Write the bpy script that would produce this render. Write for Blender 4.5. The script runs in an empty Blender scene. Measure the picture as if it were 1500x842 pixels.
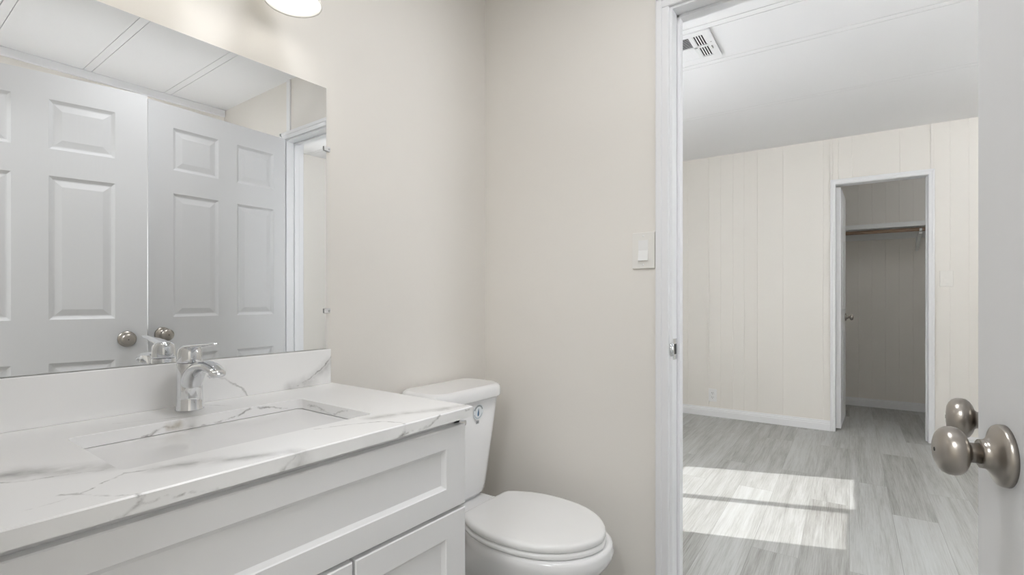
import bpy, bmesh, math, random
from mathutils import Vector, Matrix
random.seed(4)
S = bpy.context.scene
COL = S.collection
R = math.radians

# ------------------------------------------------------------------ camera, world, sun, exposure
EYE = 1.10                                   # eye height of the tripod
cam = bpy.data.cameras.new('camera')
cam.sensor_width = 36.0
cam.lens = 733.0 / 1500.0 * 36.0
cam.shift_y = 17.0 / 1500.0
cam.clip_start = 0.02
camo = bpy.data.objects.new('camera', cam)
COL.objects.link(camo)
camo.location = (0, 0, EYE)
camo.rotation_euler = (R(90), 0, R(36.2 - 90))
S.camera = camo

S.view_settings.view_transform = 'Standard'
S.view_settings.look = 'None'
S.view_settings.gamma = 1.0
S.view_settings.use_curve_mapping = False
S.view_settings.exposure = 0.0
S.cycles.max_bounces = 14
S.cycles.diffuse_bounces = 9
S.cycles.glossy_bounces = 6
S.cycles.transparent_max_bounces = 12
S.cycles.sample_clamp_indirect = 6.0
S.cycles.caustics_reflective = False
S.cycles.caustics_refractive = False

SKY = 12.0
SUN = 5.4
VANITY_W = 0.32
HALL_W = 25.0
BATH_W = 7.3
CLOSET_W = 2.7
ROOM_W = 12.0
W = bpy.data.worlds.new('sky')
S.world = W
W.use_nodes = True
bg = W.node_tree.nodes['Background']
bg.inputs[0].default_value = (0.94, 0.965, 1.0, 1)
bg.inputs[1].default_value = SKY

BED = R(2.2)                                 # the bedroom sits 2.2 degrees off the bathroom's axes
def bw(x, y, z=0.0):                          # bedroom frame -> world
    return Vector((x * math.cos(BED) - y * math.sin(BED), x * math.sin(BED) + y * math.cos(BED), z))

sl = bpy.data.lights.new('sun', 'SUN')
sl.energy = SUN
sl.angle = R(0.35)
sl.color = (1.0, 0.985, 0.965)
so = bpy.data.objects.new('sun', sl)
COL.objects.link(so)
elev, az = R(43), R(18.7)
dv = bw(math.sin(az) * math.cos(elev), -math.cos(az) * math.cos(elev), -math.sin(elev))
so.rotation_euler = dv.to_track_quat('-Z', 'Y').to_euler()
so.location = bw(2, 5, 5)

def portal(name, loc, rot, sx, sy):
    l = bpy.data.lights.new(name, 'AREA')
    l.shape = 'RECTANGLE'; l.size = sx; l.size_y = sy
    l.cycles.is_portal = True
    o = bpy.data.objects.new(name, l)
    COL.objects.link(o)
    o.location = loc; o.rotation_euler = rot
    return o

# ------------------------------------------------------------------ measured places (metres)
D = 1.3096           # mirror wall (y)
B = 1.60             # wall with the toilet and the doorway (x)
CEIL = 2.385         # bathroom ceiling
OPP = -1.00          # wall opposite the mirror
BACK = 0.065         # wall beside the camera (x)
XF = 4.955           # bedroom far wall, bedroom frame
BC = 2.437           # bedroom ceiling
BL, BR_ = 1.97, -1.75  # bedroom side walls (y), bedroom frame
XC = 6.287           # closet back wall
CT = 0.855           # counter top

# ------------------------------------------------------------------ node helpers
def new_mat(name):
    m = bpy.data.materials.new(name)
    m.use_nodes = True
    nt = m.node_tree
    return m, nt, nt.nodes['Principled BSDF']
def N(nt, t, **kw):
    n = nt.nodes.new(t)
    for k, v in kw.items(): setattr(n, k, v)
    return n
def math_n(nt, op, a, b=None, clamp=False):
    n = N(nt, 'ShaderNodeMath', operation=op, use_clamp=clamp)
    for i, v in enumerate((a, b)):
        if v is None: continue
        if isinstance(v, (int, float)): n.inputs[i].default_value = v
        else: nt.links.new(v, n.inputs[i])
    return n.outputs[0]
def vec_n(nt, op, a, b=None):
    n = N(nt, 'ShaderNodeVectorMath', operation=op)
    for i, v in enumerate((a, b)):
        if v is None: continue
        if isinstance(v, (tuple, list, Vector)): n.inputs[i].default_value = v
        else: nt.links.new(v, n.inputs[i])
    return n
def simple(name, col, rough=0.5, metal=0.0, bump=None, var=0.0, spec=0.5, coat=0.0):
    m, nt, p = new_mat(name)
    p.inputs['Base Color'].default_value = (*col, 1)
    p.inputs['Roughness'].default_value = rough
    p.inputs['Metallic'].default_value = metal
    p.inputs['Specular IOR Level'].default_value = spec
    p.inputs['Coat Weight'].default_value = coat
    tc = N(nt, 'ShaderNodeTexCoord')
    if var:
        no = N(nt, 'ShaderNodeTexNoise'); no.inputs['Scale'].default_value = 5.0; no.inputs['Detail'].default_value = 4
        nt.links.new(tc.outputs['Object'], no.inputs['Vector'])
        mx = N(nt, 'ShaderNodeMix', data_type='RGBA')
        mx.inputs[6].default_value = (*[c * (1 - var) for c in col], 1)
        mx.inputs[7].default_value = (*[min(1, c * (1 + var)) for c in col], 1)
        nt.links.new(no.outputs['Fac'], mx.inputs[0])
        nt.links.new(mx.outputs[2], p.inputs['Base Color'])
    if bump:
        scale, strength, dist = bump[:3]
        no = N(nt, 'ShaderNodeTexNoise'); no.inputs['Scale'].default_value = scale; no.inputs['Detail'].default_value = 5
        src = tc.outputs['Object']
        if len(bump) > 3:
            mp = N(nt, 'ShaderNodeMapping'); mp.inputs['Scale'].default_value = bump[3]
            nt.links.new(src, mp.inputs[0]); src = mp.outputs[0]
        nt.links.new(src, no.inputs['Vector'])
        bn = N(nt, 'ShaderNodeBump'); bn.inputs['Strength'].default_value = strength; bn.inputs['Distance'].default_value = dist
        nt.links.new(no.outputs['Fac'], bn.inputs['Height'])
        nt.links.new(bn.outputs[0], p.inputs['Normal'])
    return m

M = {}
M['cream'] = simple('cream_wall_paint', (0.80, 0.773, 0.730), 0.55, bump=(14, 0.10, 0.010), var=0.01, spec=0.35)
M['cream_panel'] = simple('cream_panel_paint', (0.80, 0.775, 0.735), 0.5, bump=(40, 0.05, 0.004), var=0.01, spec=0.35)
M['ceiling'] = simple('white_ceiling_paint', (0.833, 0.836, 0.850), 0.75, bump=(60, 0.05, 0.004), spec=0.2)
M['trim'] = simple('white_gloss_trim', (0.82, 0.825, 0.84), 0.38)
M['door'] = simple('white_door_paint', (0.70, 0.705, 0.715), 0.42, bump=(9, 0.10, 0.003, (6.0, 6.0, 0.5)))
M['cabinet'] = simple('white_cabinet_lacquer', (0.83, 0.83, 0.835), 0.32)
M['porcelain'] = simple('white_porcelain', (0.86, 0.86, 0.865), 0.10, coat=0.3)
M['plastic'] = simple('white_plastic', (0.86, 0.86, 0.855), 0.25)
M['ivory'] = simple('pale_switch_plastic', (0.80, 0.785, 0.75), 0.35)
M['chrome'] = simple('polished_chrome', (0.74, 0.75, 0.765), 0.05, 1.0)
M['nickel'] = simple('satin_nickel', (0.41, 0.38, 0.345), 0.29, 1.0, bump=(60, 0.05, 0.002))
M['dark'] = simple('dark_recess', (0.03, 0.03, 0.03), 0.6)
M['steel'] = simple('screw_steel', (0.55, 0.55, 0.55), 0.35, 1.0)
M['mirror'] = simple('silvered_glass', (0.90, 0.91, 0.915), 0.0, 1.0)
M['rodwood'] = simple('brown_rod_wood', (0.30, 0.20, 0.14), 0.5, var=0.2)
M['closet_white'] = simple('white_shelf_paint', (0.80, 0.81, 0.81), 0.45)
M['blue'] = simple('blue_print', (0.05, 0.22, 0.42), 0.4)
M['ink'] = simple('dark_print', (0.10, 0.12, 0.13), 0.4)
M['goldink'] = simple('olive_print', (0.25, 0.22, 0.12), 0.4)
M['paper'] = simple('sticker_paper', (0.80, 0.84, 0.87), 0.4)
M['outside'] = simple('window_vinyl', (0.85, 0.85, 0.85), 0.4)

def glass_pane():
    m, nt, p = new_mat('clear_window_glass')
    out = nt.nodes['Material Output']
    tr = N(nt, 'ShaderNodeBsdfTransparent'); tr.inputs[0].default_value = (0.975, 0.975, 0.975, 1)
    gl = N(nt, 'ShaderNodeBsdfGlossy'); gl.inputs['Roughness'].default_value = 0.0
    mx = N(nt, 'ShaderNodeMixShader')
    mx.inputs[0].default_value = 0.05
    nt.links.new(tr.outputs[0], mx.inputs[1]); nt.links.new(gl.outputs[0], mx.inputs[2])
    nt.links.new(mx.outputs[0], out.inputs['Surface'])
    return m
M['glass'] = glass_pane()
def clear_plastic():
    m, nt, p = new_mat('clear_plastic')
    p.inputs['Base Color'].default_value = (0.95, 0.95, 0.95, 1); p.inputs['Roughness'].default_value = 0.08
    p.inputs['Transmission Weight'].default_value = 0.25; p.inputs['IOR'].default_value = 1.4
    return m
M['clear'] = clear_plastic()
def shade_glass():
    m, nt, p = new_mat('frosted_shade_glass')
    out = nt.nodes['Material Output']
    tl = N(nt, 'ShaderNodeBsdfTranslucent'); tl.inputs[0].default_value = (0.92, 0.91, 0.88, 1)
    df = N(nt, 'ShaderNodeBsdfDiffuse'); df.inputs[0].default_value = (0.9, 0.9, 0.88, 1)
    gl = N(nt, 'ShaderNodeBsdfGlossy'); gl.inputs['Roughness'].default_value = 0.15
    m1 = N(nt, 'ShaderNodeMixShader'); m1.inputs[0].default_value = 0.45
    m2 = N(nt, 'ShaderNodeMixShader'); m2.inputs[0].default_value = 0.06
    nt.links.new(tl.outputs[0], m1.inputs[1]); nt.links.new(df.outputs[0], m1.inputs[2])
    nt.links.new(m1.outputs[0], m2.inputs[1]); nt.links.new(gl.outputs[0], m2.inputs[2])
    nt.links.new(m2.outputs[0], out.inputs['Surface'])
    return m
M['shade'] = shade_glass()
def emitter(name, col, s):
    m, nt, p = new_mat(name)
    p.inputs['Base Color'].default_value = (0.9, 0.9, 0.9, 1)
    p.inputs['Emission Color'].default_value = (*col, 1)
    p.inputs['Emission Strength'].default_value = s
    return m
M['bulb'] = emitter('lit_bulb', (1.0, 0.96, 0.90), 3.6)

def plank_floor():
    m, nt, p = new_mat('grey_oak_planks')
    L = nt.links.new
    tc = N(nt, 'ShaderNodeTexCoord')
    br = N(nt, 'ShaderNodeTexBrick')
    br.offset = 0.37; br.offset_frequency = 2
    br.inputs['Color1'].default_value = (0.0, 0.0, 0.0, 1); br.inputs['Color2'].default_value = (1, 1, 1, 1)
    br.inputs['Mortar'].default_value = (0.5, 0.5, 0.5, 1)
    br.inputs['Scale'].default_value = 1.0
    br.inputs['Mortar Size'].default_value = 0.0012
    br.inputs['Mortar Smooth'].default_value = 0.2
    br.inputs['Bias'].default_value = 0.0
    br.inputs['Brick Width'].default_value = 1.22
    br.inputs['Row Height'].default_value = 0.181
    L(tc.outputs['Object'], br.inputs['Vector'])
    # per-plank offset of the grain
    sc = vec_n(nt, 'SCALE', br.outputs['Color']); sc.inputs[3].default_value = 7.0
    ad = vec_n(nt, 'ADD', tc.outputs['Object'], sc.outputs[0])
    def noise(scale, mscale, detail, rough=0.55, dist=0.0):
        mp = N(nt, 'ShaderNodeMapping'); mp.inputs['Scale'].default_value = mscale
        L(ad.outputs[0], mp.inputs[0])
        no = N(nt, 'ShaderNodeTexNoise'); no.inputs['Scale'].default_value = scale; no.inputs['Detail'].default_value = detail
        no.inputs['Roughness'].default_value = rough; no.inputs['Distortion'].default_value = dist
        L(mp.outputs[0], no.inputs['Vector'])
        return no.outputs['Fac']
    g1 = noise(5.0, (0.30, 4.5, 1), 7, 0.62, 0.6)
    g2 = noise(14.0, (0.40, 16.0, 1), 7, 0.72, 0.2)
    g3 = noise(1.3, (0.6, 2.0, 1), 3)
    a = math_n(nt, 'MULTIPLY', g1, 0.42)
    b = math_n(nt, 'MULTIPLY', g2, 0.42)
    c = math_n(nt, 'MULTIPLY', g3, 0.16)
    s = math_n(nt, 'ADD', math_n(nt, 'ADD', a, b), c)
    pv = N(nt, 'ShaderNodeSeparateColor'); L(br.outputs['Color'], pv.inputs[0])
    s2 = math_n(nt, 'ADD', s, math_n(nt, 'MULTIPLY', math_n(nt, 'SUBTRACT', pv.outputs[0], 0.5), 0.125))
    cr = N(nt, 'ShaderNodeValToRGB')
    e = cr.color_ramp.elements
    e[0].position = 0.31; e[0].color = (0.180, 0.173, 0.156, 1)
    e[1].position = 0.68; e[1].color = (0.500, 0.514, 0.508, 1)
    k = cr.color_ramp.elements.new(0.46); k.color = (0.350, 0.351, 0.335, 1)
    k = cr.color_ramp.elements.new(0.55); k.color = (0.435, 0.443, 0.432, 1)
    L(s2, cr.inputs[0])
    mx = N(nt, 'ShaderNodeMix', data_type='RGBA', blend_type='MULTIPLY')
    L(cr.outputs[0], mx.inputs[6]); mx.inputs[7].default_value = (0.72, 0.71, 0.70, 1)
    L(br.outputs['Fac'], mx.inputs[0])
    L(mx.outputs[2], p.inputs['Base Color'])
    p.inputs['Roughness'].default_value = 0.42
    bn = N(nt, 'ShaderNodeBump'); bn.inputs['Strength'].default_value = 0.12; bn.inputs['Distance'].default_value = 0.002
    hh = math_n(nt, 'SUBTRACT', g2, br.outputs['Fac'])
    L(hh, bn.inputs['Height']); L(bn.outputs[0], p.inputs['Normal'])
    return m
M['floor'] = plank_floor()

def marble():
    """white quartz with grey veins; every vein is a polyline through the slab, roughened by noise"""
    m, nt, p = new_mat('white_veined_quartz')
    L = nt.links.new
    tc = N(nt, 'ShaderNodeTexCoord')
    no = N(nt, 'ShaderNodeTexNoise'); no.inputs['Scale'].default_value = 14.0; no.inputs['Detail'].default_value = 6; no.inputs['Roughness'].default_value = 0.62
    L(tc.outputs['Object'], no.inputs['Vector'])
    sb = vec_n(nt, 'SUBTRACT', no.outputs['Color'], (0.5, 0.5, 0.5))
    sc = vec_n(nt, 'SCALE', sb.outputs[0]); sc.inputs[3].default_value = 0.024
    n2 = N(nt, 'ShaderNodeTexNoise'); n2.inputs['Scale'].default_value = 75.0; n2.inputs['Detail'].default_value = 4
    L(tc.outputs['Object'], n2.inputs['Vector'])
    s2 = vec_n(nt, 'SUBTRACT', n2.outputs['Color'], (0.5, 0.5, 0.5))
    c2 = vec_n(nt, 'SCALE', s2.outputs[0]); c2.inputs[3].default_value = 0.009
    P0 = vec_n(nt, 'ADD', tc.outputs['Object'], sc.outputs[0]).outputs[0]
    P = vec_n(nt, 'ADD', P0, c2.outputs[0]).outputs[0]
    def vein(pts, width, strength):
        d = None
        for a, b in zip(pts[:-1], pts[1:]):
            a = Vector(a); b = Vector(b); ab = b - a; l2 = ab.length_squared
            pa = vec_n(nt, 'SUBTRACT', P, a).outputs[0]
            t = vec_n(nt, 'DOT_PRODUCT', pa, ab / l2).outputs['Value']
            t = math_n(nt, 'ADD', t, 0.0, True)
            q = vec_n(nt, 'SCALE', tuple(ab)); L(t, q.inputs[3])
            ds = vec_n(nt, 'DISTANCE', pa, q.outputs[0]).outputs['Value']
            d = ds if d is None else math_n(nt, 'MINIMUM', d, ds)
        v = math_n(nt, 'SUBTRACT', 1.0, math_n(nt, 'DIVIDE', d, width), True)
        v = math_n(nt, 'POWER', v, 1.5)
        return math_n(nt, 'MULTIPLY', v, strength)
    T = CT
    V = [
     # thin line along the front left, running to the front lip of the basin
     ([(0.135, 0.80, T), (0.165, 0.80, T), (0.20, 0.82, T), (0.245, 0.855, T), (0.30, 0.835, T)], 0.0032, 0.50),
     ([(0.285, 0.845, T), (0.36, 0.80, T), (0.43, 0.763, T), (0.45, 0.75, T), (0.445, 0.75, T - 0.03)], 0.030, 0.34),
     ([(0.44, 0.75, T - 0.002), (0.415, 0.75, T - 0.024)], 0.005, 0.5),
     # broad feathered vein left of the basin
     ([(0.13, 1.00, T), (0.17, 0.96, T), (0.21, 0.93, T), (0.245, 0.915, T)], 0.045, 0.42),
     ([(0.12, 0.96, T), (0.16, 0.925, T), (0.20, 0.91, T), (0.23, 0.90, T)], 0.0045, 0.5),
     # branch dropping over the front edge
     ([(0.175, 0.825, T), (0.19, 0.80, T), (0.215, 0.765, T), (0.235, 0.75, T - 0.002), (0.232, 0.75, T - 0.014), (0.205, 0.75, T - 0.028)], 0.0045, 0.55),
     ([(0.232, 0.75, T - 0.014), (0.275, 0.75, T - 0.016), (0.33, 0.75, T - 0.024)], 0.003, 0.45),
     # right-hand end
     ([(0.66, 0.845, T), (0.74, 0.815, T), (0.80, 0.79, T), (0.876, 0.765, T)], 0.028, 0.32),
     ([(0.70, 0.835, T), (0.77, 0.79, T), (0.83, 0.765, T), (0.85, 0.75, T - 0.006), (0.876, 0.75, T - 0.002)], 0.0040, 0.60),
     ([(0.54, 0.855, T), (0.60, 0.835, T), (0.66, 0.80, T), (0.675, 0.765, T)], 0.0045, 0.40),
     ([(0.672, 0.752, T), (0.668, 0.75, T - 0.018), (0.63, 0.75, T - 0.028)], 0.006, 0.62),
     ([(0.668, 0.75, T - 0.018), (0.73, 0.75, T - 0.018), (0.765, 0.75, T - 0.002)], 0.0045, 0.50),
     # strip behind the basin, cut edge and brownish fleck
     ([(0.33, 1.215, T), (0.40, 1.185, T), (0.455, 1.165, T)], 0.0035, 0.36),
     ([(0.50, 1.28, T), (0.53, 1.235, T), (0.545, 1.20, T)], 0.004, 0.28),
     ([(0.36, 1.151, T - 0.022), (0.40, 1.151, T - 0.010), (0.455, 1.151, T - 0.020), (0.54, 1.151, T - 0.018), (0.575, 1.151, T - 0.004), (0.66, 1.151, T - 0.02)], 0.0036, 0.50),
     ([(0.688, 1.12, T - 0.012), (0.688, 1.02, T - 0.018), (0.688, 0.96, T - 0.006)], 0.004, 0.35),
     # backsplash
     ([(0.535, 1.29, T + 0.060), (0.575, 1.29, T + 0.050), (0.62, 1.29, T + 0.012), (0.63, 1.29, T)], 0.004, 0.34),
     ([(0.765, 1.29, T + 0.005), (0.80, 1.29, T + 0.02), (0.835, 1.29, T + 0.048), (0.868, 1.29, T + 0.075)], 0.0060, 0.55),
     ([(0.745, 1.29, T + 0.002), (0.80, 1.29, T + 0.012), (0.867, 1.29, T + 0.06)], 0.028, 0.26),
    ]
    f = None
    for v in V:
        x = vein(*v)
        f = x if f is None else math_n(nt, 'MAXIMUM', f, x)
    mod = N(nt, 'ShaderNodeTexNoise'); mod.inputs['Scale'].default_value = 22; mod.inputs['Detail'].default_value = 5
    L(tc.outputs['Object'], mod.inputs['Vector'])
    mr = N(nt, 'ShaderNodeMapRange'); mr.inputs[1].default_value = 0.30; mr.inputs[2].default_value = 0.62; mr.inputs[3].default_value = 0.15; mr.inputs[4].default_value = 1.9
    L(mod.outputs['Fac'], mr.inputs[0])
    f = math_n(nt, 'MULTIPLY', f, mr.outputs[0], True)
    cl = N(nt, 'ShaderNodeTexNoise'); cl.inputs['Scale'].default_value = 3.2; cl.inputs['Detail'].default_value = 3
    L(tc.outputs['Object'], cl.inputs['Vector'])
    base = N(nt, 'ShaderNodeMix', data_type='RGBA')
    base.inputs[6].default_value = (0.88, 0.88, 0.88, 1); base.inputs[7].default_value = (0.92, 0.92, 0.92, 1)
    L(cl.outputs['Fac'], base.inputs[0])
    # fleck
    fl = vein([(0.405, 1.151, T - 0.012), (0.425, 1.151, T - 0.012)], 0.014, 1.0)
    flm = math_n(nt, 'MULTIPLY', fl, mr.outputs[0], True)
    b2 = N(nt, 'ShaderNodeMix', data_type='RGBA'); b2.inputs[7].default_value = (0.46, 0.41, 0.33, 1)
    L(flm, b2.inputs[0]); L(base.outputs[2], b2.inputs[6])
    mx = N(nt, 'ShaderNodeMix', data_type='RGBA'); mx.inputs[7].default_value = (0.22, 0.215, 0.205, 1)
    L(f, mx.inputs[0]); L(b2.outputs[2], mx.inputs[6])
    L(mx.outputs[2], p.inputs['Base Color'])
    p.inputs['Roughness'].default_value = 0.24
    return m
M['marble'] = marble()

# ------------------------------------------------------------------ mesh helpers
def new_bm(): return bmesh.new()
def box(bm, x0, x1, y0, y1, z0, z1, bev=0.0, seg=2, mi=0):
    vs = [bm.verts.new((x, y, z)) for x in (x0, x1) for y in (y0, y1) for z in (z0, z1)]
    idx = [(0, 1, 3, 2), (4, 6, 7, 5), (0, 4, 5, 1), (2, 3, 7, 6), (0, 2, 6, 4), (1, 5, 7, 3)]
    fs = [bm.faces.new([vs[i] for i in f]) for f in idx]
    for f in fs: f.material_index = mi
    if bev:
        es = list({e for f in fs for e in f.edges})
        r = bmesh.ops.bevel(bm, geom=es, offset=bev, segments=seg, profile=0.5, affect='EDGES')
        for f in r['faces']: f.material_index = mi
    return vs
def loft(bm, rings, cap0=True, cap1=True, closed=True, smooth=True, mi=0):
    rr = [[bm.verts.new(p) for p in r] for r in rings]
    n = len(rr[0])
    for a, b in zip(rr[:-1], rr[1:]):
        for i in range(n if closed else n - 1):
            j = (i + 1) % n
            f = bm.faces.new((a[i], a[j], b[j], b[i])); f.smooth = smooth; f.material_index = mi
    if cap0 and closed:
        f = bm.faces.new(list(reversed(rr[0]))); f.material_index = mi
    if cap1 and closed:
        f = bm.faces.new(rr[-1]); f.material_index = mi
    return rr
def frame_of(d):
    d = Vector(d).normalized()
    up = Vector((0, 0, 1)) if abs(d.z) < 0.9 else Vector((1, 0, 0))
    a = d.cross(up).normalized(); b = a.cross(d).normalized()
    return a, b
def lathe(bm, origin, axis, prof, n=32, smooth=True, cap0=True, cap1=True, mi=0):
    """prof: list of (distance along axis, radius)"""
    o = Vector(origin); ax = Vector(axis).normalized(); a, b = frame_of(ax)
    rings = []
    for d, r in prof:
        r = max(r, 1e-5)
        rings.append([o + ax * d + (a * math.cos(2 * math.pi * i / n) + b * math.sin(2 * math.pi * i / n)) * r for i in range(n)])
    return loft(bm, rings, cap0, cap1, smooth=smooth, mi=mi)
def tube(bm, pts, radii, n=16, squash=None, mi=0):
    """pts in a vertical plane x = const or any path; radii scalar or list of (side, normal)"""
    pts = [Vector(p) for p in pts]
    rings = []
    side = None
    for i, p in enumerate(pts):
        t = (pts[min(i + 1, len(pts) - 1)] - pts[max(i - 1, 0)]).normalized()
        if side is None:
            side = t.cross(Vector((0, 0, 1)))
            if side.length < 1e-3: side = Vector((1, 0, 0))
        side = (side - t * side.dot(t)).normalized()
        nrm = side.cross(t).normalized()
        r = radii[i] if isinstance(radii, list) else radii
        rs, rn = r if isinstance(r, tuple) else (r, r)
        rings.append([p + side * rs * math.cos(2 * math.pi * k / n) + nrm * rn * math.sin(2 * math.pi * k / n) for k in range(n)])
    return loft(bm, rings, mi=mi)
def prism(bm, poly, z0, z1, mi=0):
    return loft(bm, [[(x, y, z0) for x, y in poly], [(x, y, z1) for x, y in poly]], smooth=False, mi=mi)

ORIGIN = {}
def finish(bm, name, mat, parent=None, origin=(0, 0, 0), rot=0.0, loc=None, bevel=0.0, sub=0, autosmooth=True):
    """bm is in the frame's coordinates; origin is the point of that frame that becomes the object's origin"""
    bmesh.ops.remove_doubles(bm, verts=bm.verts, dist=1e-6)
    bmesh.ops.recalc_face_normals(bm, faces=bm.faces)
    o_ = Vector(ORIGIN[parent.name]) if parent is not None else Vector(origin)
    bmesh.ops.translate(bm, verts=bm.verts, vec=-o_)
    me = bpy.data.meshes.new(name)
    bm.to_mesh(me); bm.free()
    for m in (mat if isinstance(mat, (list, tuple)) else [mat]): me.materials.append(m)
    ob = bpy.data.objects.new(name, me)
    COL.objects.link(ob)
    if parent is not None:
        ob.parent = parent
        ORIGIN[ob.name] = o_
    else:
        ob.location = Matrix.Rotation(rot, 3, 'Z') @ o_ if loc is None else loc
        ob.rotation_euler = (0, 0, rot)
        ORIGIN[ob.name] = o_
    if bevel:
        b = ob.modifiers.new('bevel', 'BEVEL'); b.width = bevel; b.segments = 2; b.limit_method = 'ANGLE'; b.angle_limit = R(40)
        b.harden_normals = False
    if sub:
        s = ob.modifiers.new('sub', 'SUBSURF'); s.levels = sub; s.render_levels = sub
    return ob
def tag(o, label=None, cat=None, kind=None, group=None):
    if label: o['label'] = label
    if cat: o['category'] = cat
    if kind: o['kind'] = kind
    if group: o['group'] = group
    return o
def thing(name, label, cat, origin=(0, 0, 0), rot=0.0, loc=None, kind=None, group=None):
    o = bpy.data.objects.new(name, None)
    o.empty_display_size = 0.05
    COL.objects.link(o)
    o.location = (Matrix.Rotation(rot, 3, 'Z') @ Vector(origin)) if loc is None else loc
    o.rotation_euler = (0, 0, rot)
    ORIGIN[o.name] = Vector(origin)
    return tag(o, label, cat, kind, group)
def struct(name, bm, mat, label, cat, rot=0.0, origin=(0, 0, 0), bevel=0.0):
    return tag(finish(bm, name, mat, None, origin, rot, bevel=bevel), label, cat, 'structure')

# ================================================================== SETTING
# floor through both rooms, the closet and the hall
bm = new_bm(); box(bm, -2.3, 7.0, -2.6, 2.6, -0.06, 0.0)
struct('floor', bm, M['floor'], 'grey oak plank floor running from bathroom into bedroom', 'floor', BED)

# --- bathroom ceiling with its flat batten strips
def panel_ceiling(x0, x1, y0, y1, z, seams, half=0.018, gap=0.0028):
    bm = new_bm()
    xs = [x0]
    for x, g in seams: xs += [x - half - g, x - half, x + half, x + half + g]
    xs.append(x1)
    for i in range(0, len(xs), 2): box(bm, xs[i], xs[i + 1], y0, y1, z, z + 0.05)
    box(bm, x0, x1, y0, y1, z + 0.05, z + 0.09)
    return bm
bm = panel_ceiling(0.06, 1.66, OPP - 0.05, D + 0.05, CEIL, [(x, 0.0028) for x in (0.120, 0.463, 0.860, 1.254)])
struct('ceiling_bath', bm, M['ceiling'], 'white bathroom ceiling with flat strips over its panel joints', 'ceiling')

# --- mirror wall
bm = new_bm(); box(bm, -0.1, 1.60, D, D + 0.1, 0, CEIL + 0.05)
struct('wall_left', bm, M['cream'], 'cream bathroom wall behind the mirror and the toilet tank', 'wall')

# --- wall with the doorway, between bathroom and bedroom
JL, JR, JT = 0.533, -0.212, 2.031            # clear opening
bm = new_bm()
box(bm, B, B + 0.1, JL + 0.018, 2.2, 0, BC + 0.02)
box(bm, B, B + 0.1, -2.2, JR - 0.018, 0, BC + 0.02)
box(bm, B, B + 0.1, JR - 0.018, JL + 0.018, JT + 0.018, BC + 0.02)
struct('wall_front', bm, M['cream'], 'cream bathroom wall beside the toilet with the open doorway', 'wall')

# --- wall opposite the mirror with a window added to light the ceiling
WX0, WX1, WZ0, WZ1 = 0.16, 1.52, 0.95, 1.57
bm = new_bm()
box(bm, 0.0, WX0, OPP - 0.1, OPP, 0, CEIL + 0.05)
box(bm, WX1, B, OPP - 0.1, OPP, 0, CEIL + 0.05)
box(bm, WX0, WX1, OPP - 0.1, OPP, 0, WZ0)
box(bm, WX0, WX1, OPP - 0.1, OPP, WZ1, CEIL + 0.05)
struct('wall_right', bm, M['cream'], 'bathroom wall opposite the mirror, behind the two open doors', 'wall')
bm = new_bm(); box(bm, 0.08, B - 0.001, OPP, OPP + 0.018, CEIL - 0.045, CEIL, 0.004)
struct('trim_1', bm, M['trim'], 'white ceiling moulding above the doors, seen in the mirror', 'moulding')

def window(name, label, p0, p1, z0, z1, frame_y, rot, mullions=(), depth=0.05, sash=None):
    """window in a wall along x (frame coords); p0..p1 clear glass limits"""
    t = thing(name, label, 'window', ((p0 + p1) / 2, frame_y, z0), rot, kind='structure')
    fw = 0.04
    bm = new_bm()
    for a, b in ((p0 - fw, p0), (p1, p1 + fw)): box(bm, a, b, frame_y, frame_y + depth, z0 - fw, z1 + fw)
    box(bm, p0, p1, frame_y, frame_y + depth, z0 - fw, z0)
    box(bm, p0, p1, frame_y, frame_y + depth, z1, z1 + fw)
    for a, b in mullions: box(bm, a, b, frame_y + 0.012, frame_y + depth - 0.012, z0, z1)
    if sash:
        a, b, dz = sash
        box(bm, a, b, frame_y + 0.005, frame_y + depth - 0.005, z1 - dz, z1)
    finish(bm, 'window_frame', M['outside'], t)
    bm = new_bm(); box(bm, p0 - 0.002, p1 + 0.002, frame_y + depth / 2 - 0.002, frame_y + depth / 2 + 0.002, z0 - 0.002, z1 + 0.002)
    finish(bm, 'window_pane', M['glass'], t)
    return t
window('added_window_3', 'white framed window added behind the open doors to light the ceiling', WX0 + 0.04, WX1 - 0.04, WZ0 + 0.04, WZ1 - 0.04, OPP - 0.08, 0.0)
portal('added_window_light_bath', (0.8, OPP - 0.09, 1.5), (R(90), 0, R(180)), WX1 - WX0, WZ1 - WZ0)

# --- wall beside the camera, with the doorway the picture is taken from
bm = new_bm()
box(bm, BACK - 0.1, BACK, 0.62, D, 0, CEIL + 0.05)
box(bm, BACK - 0.1, BACK, OPP, -0.20, 0, CEIL + 0.05)
box(bm, BACK - 0.1, BACK, -0.20, 0.62, 2.06, CEIL + 0.05)
struct('wall_back', bm, M['cream'], 'wall around the doorway the picture is taken from', 'wall')
# --- hall behind the camera
bm = new_bm()
box(bm, -2.0, -1.9, -1.1, 1.41, 0, 2.45)
box(bm, -1.9, 0.0, -1.1, -1.0, 0, 2.45)
box(bm, -1.9, -0.1, D, 1.41, 0, 2.45)
struct('wall_hall', bm, M['cream'], 'cream walls of the hall behind the camera', 'wall')
bm = new_bm(); box(bm, -2.0, 0.06, -1.1, 1.41, 2.40, 2.49)
struct('ceiling_hall', bm, M['ceiling'], 'white ceiling of the hall behind the camera', 'ceiling')

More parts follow.
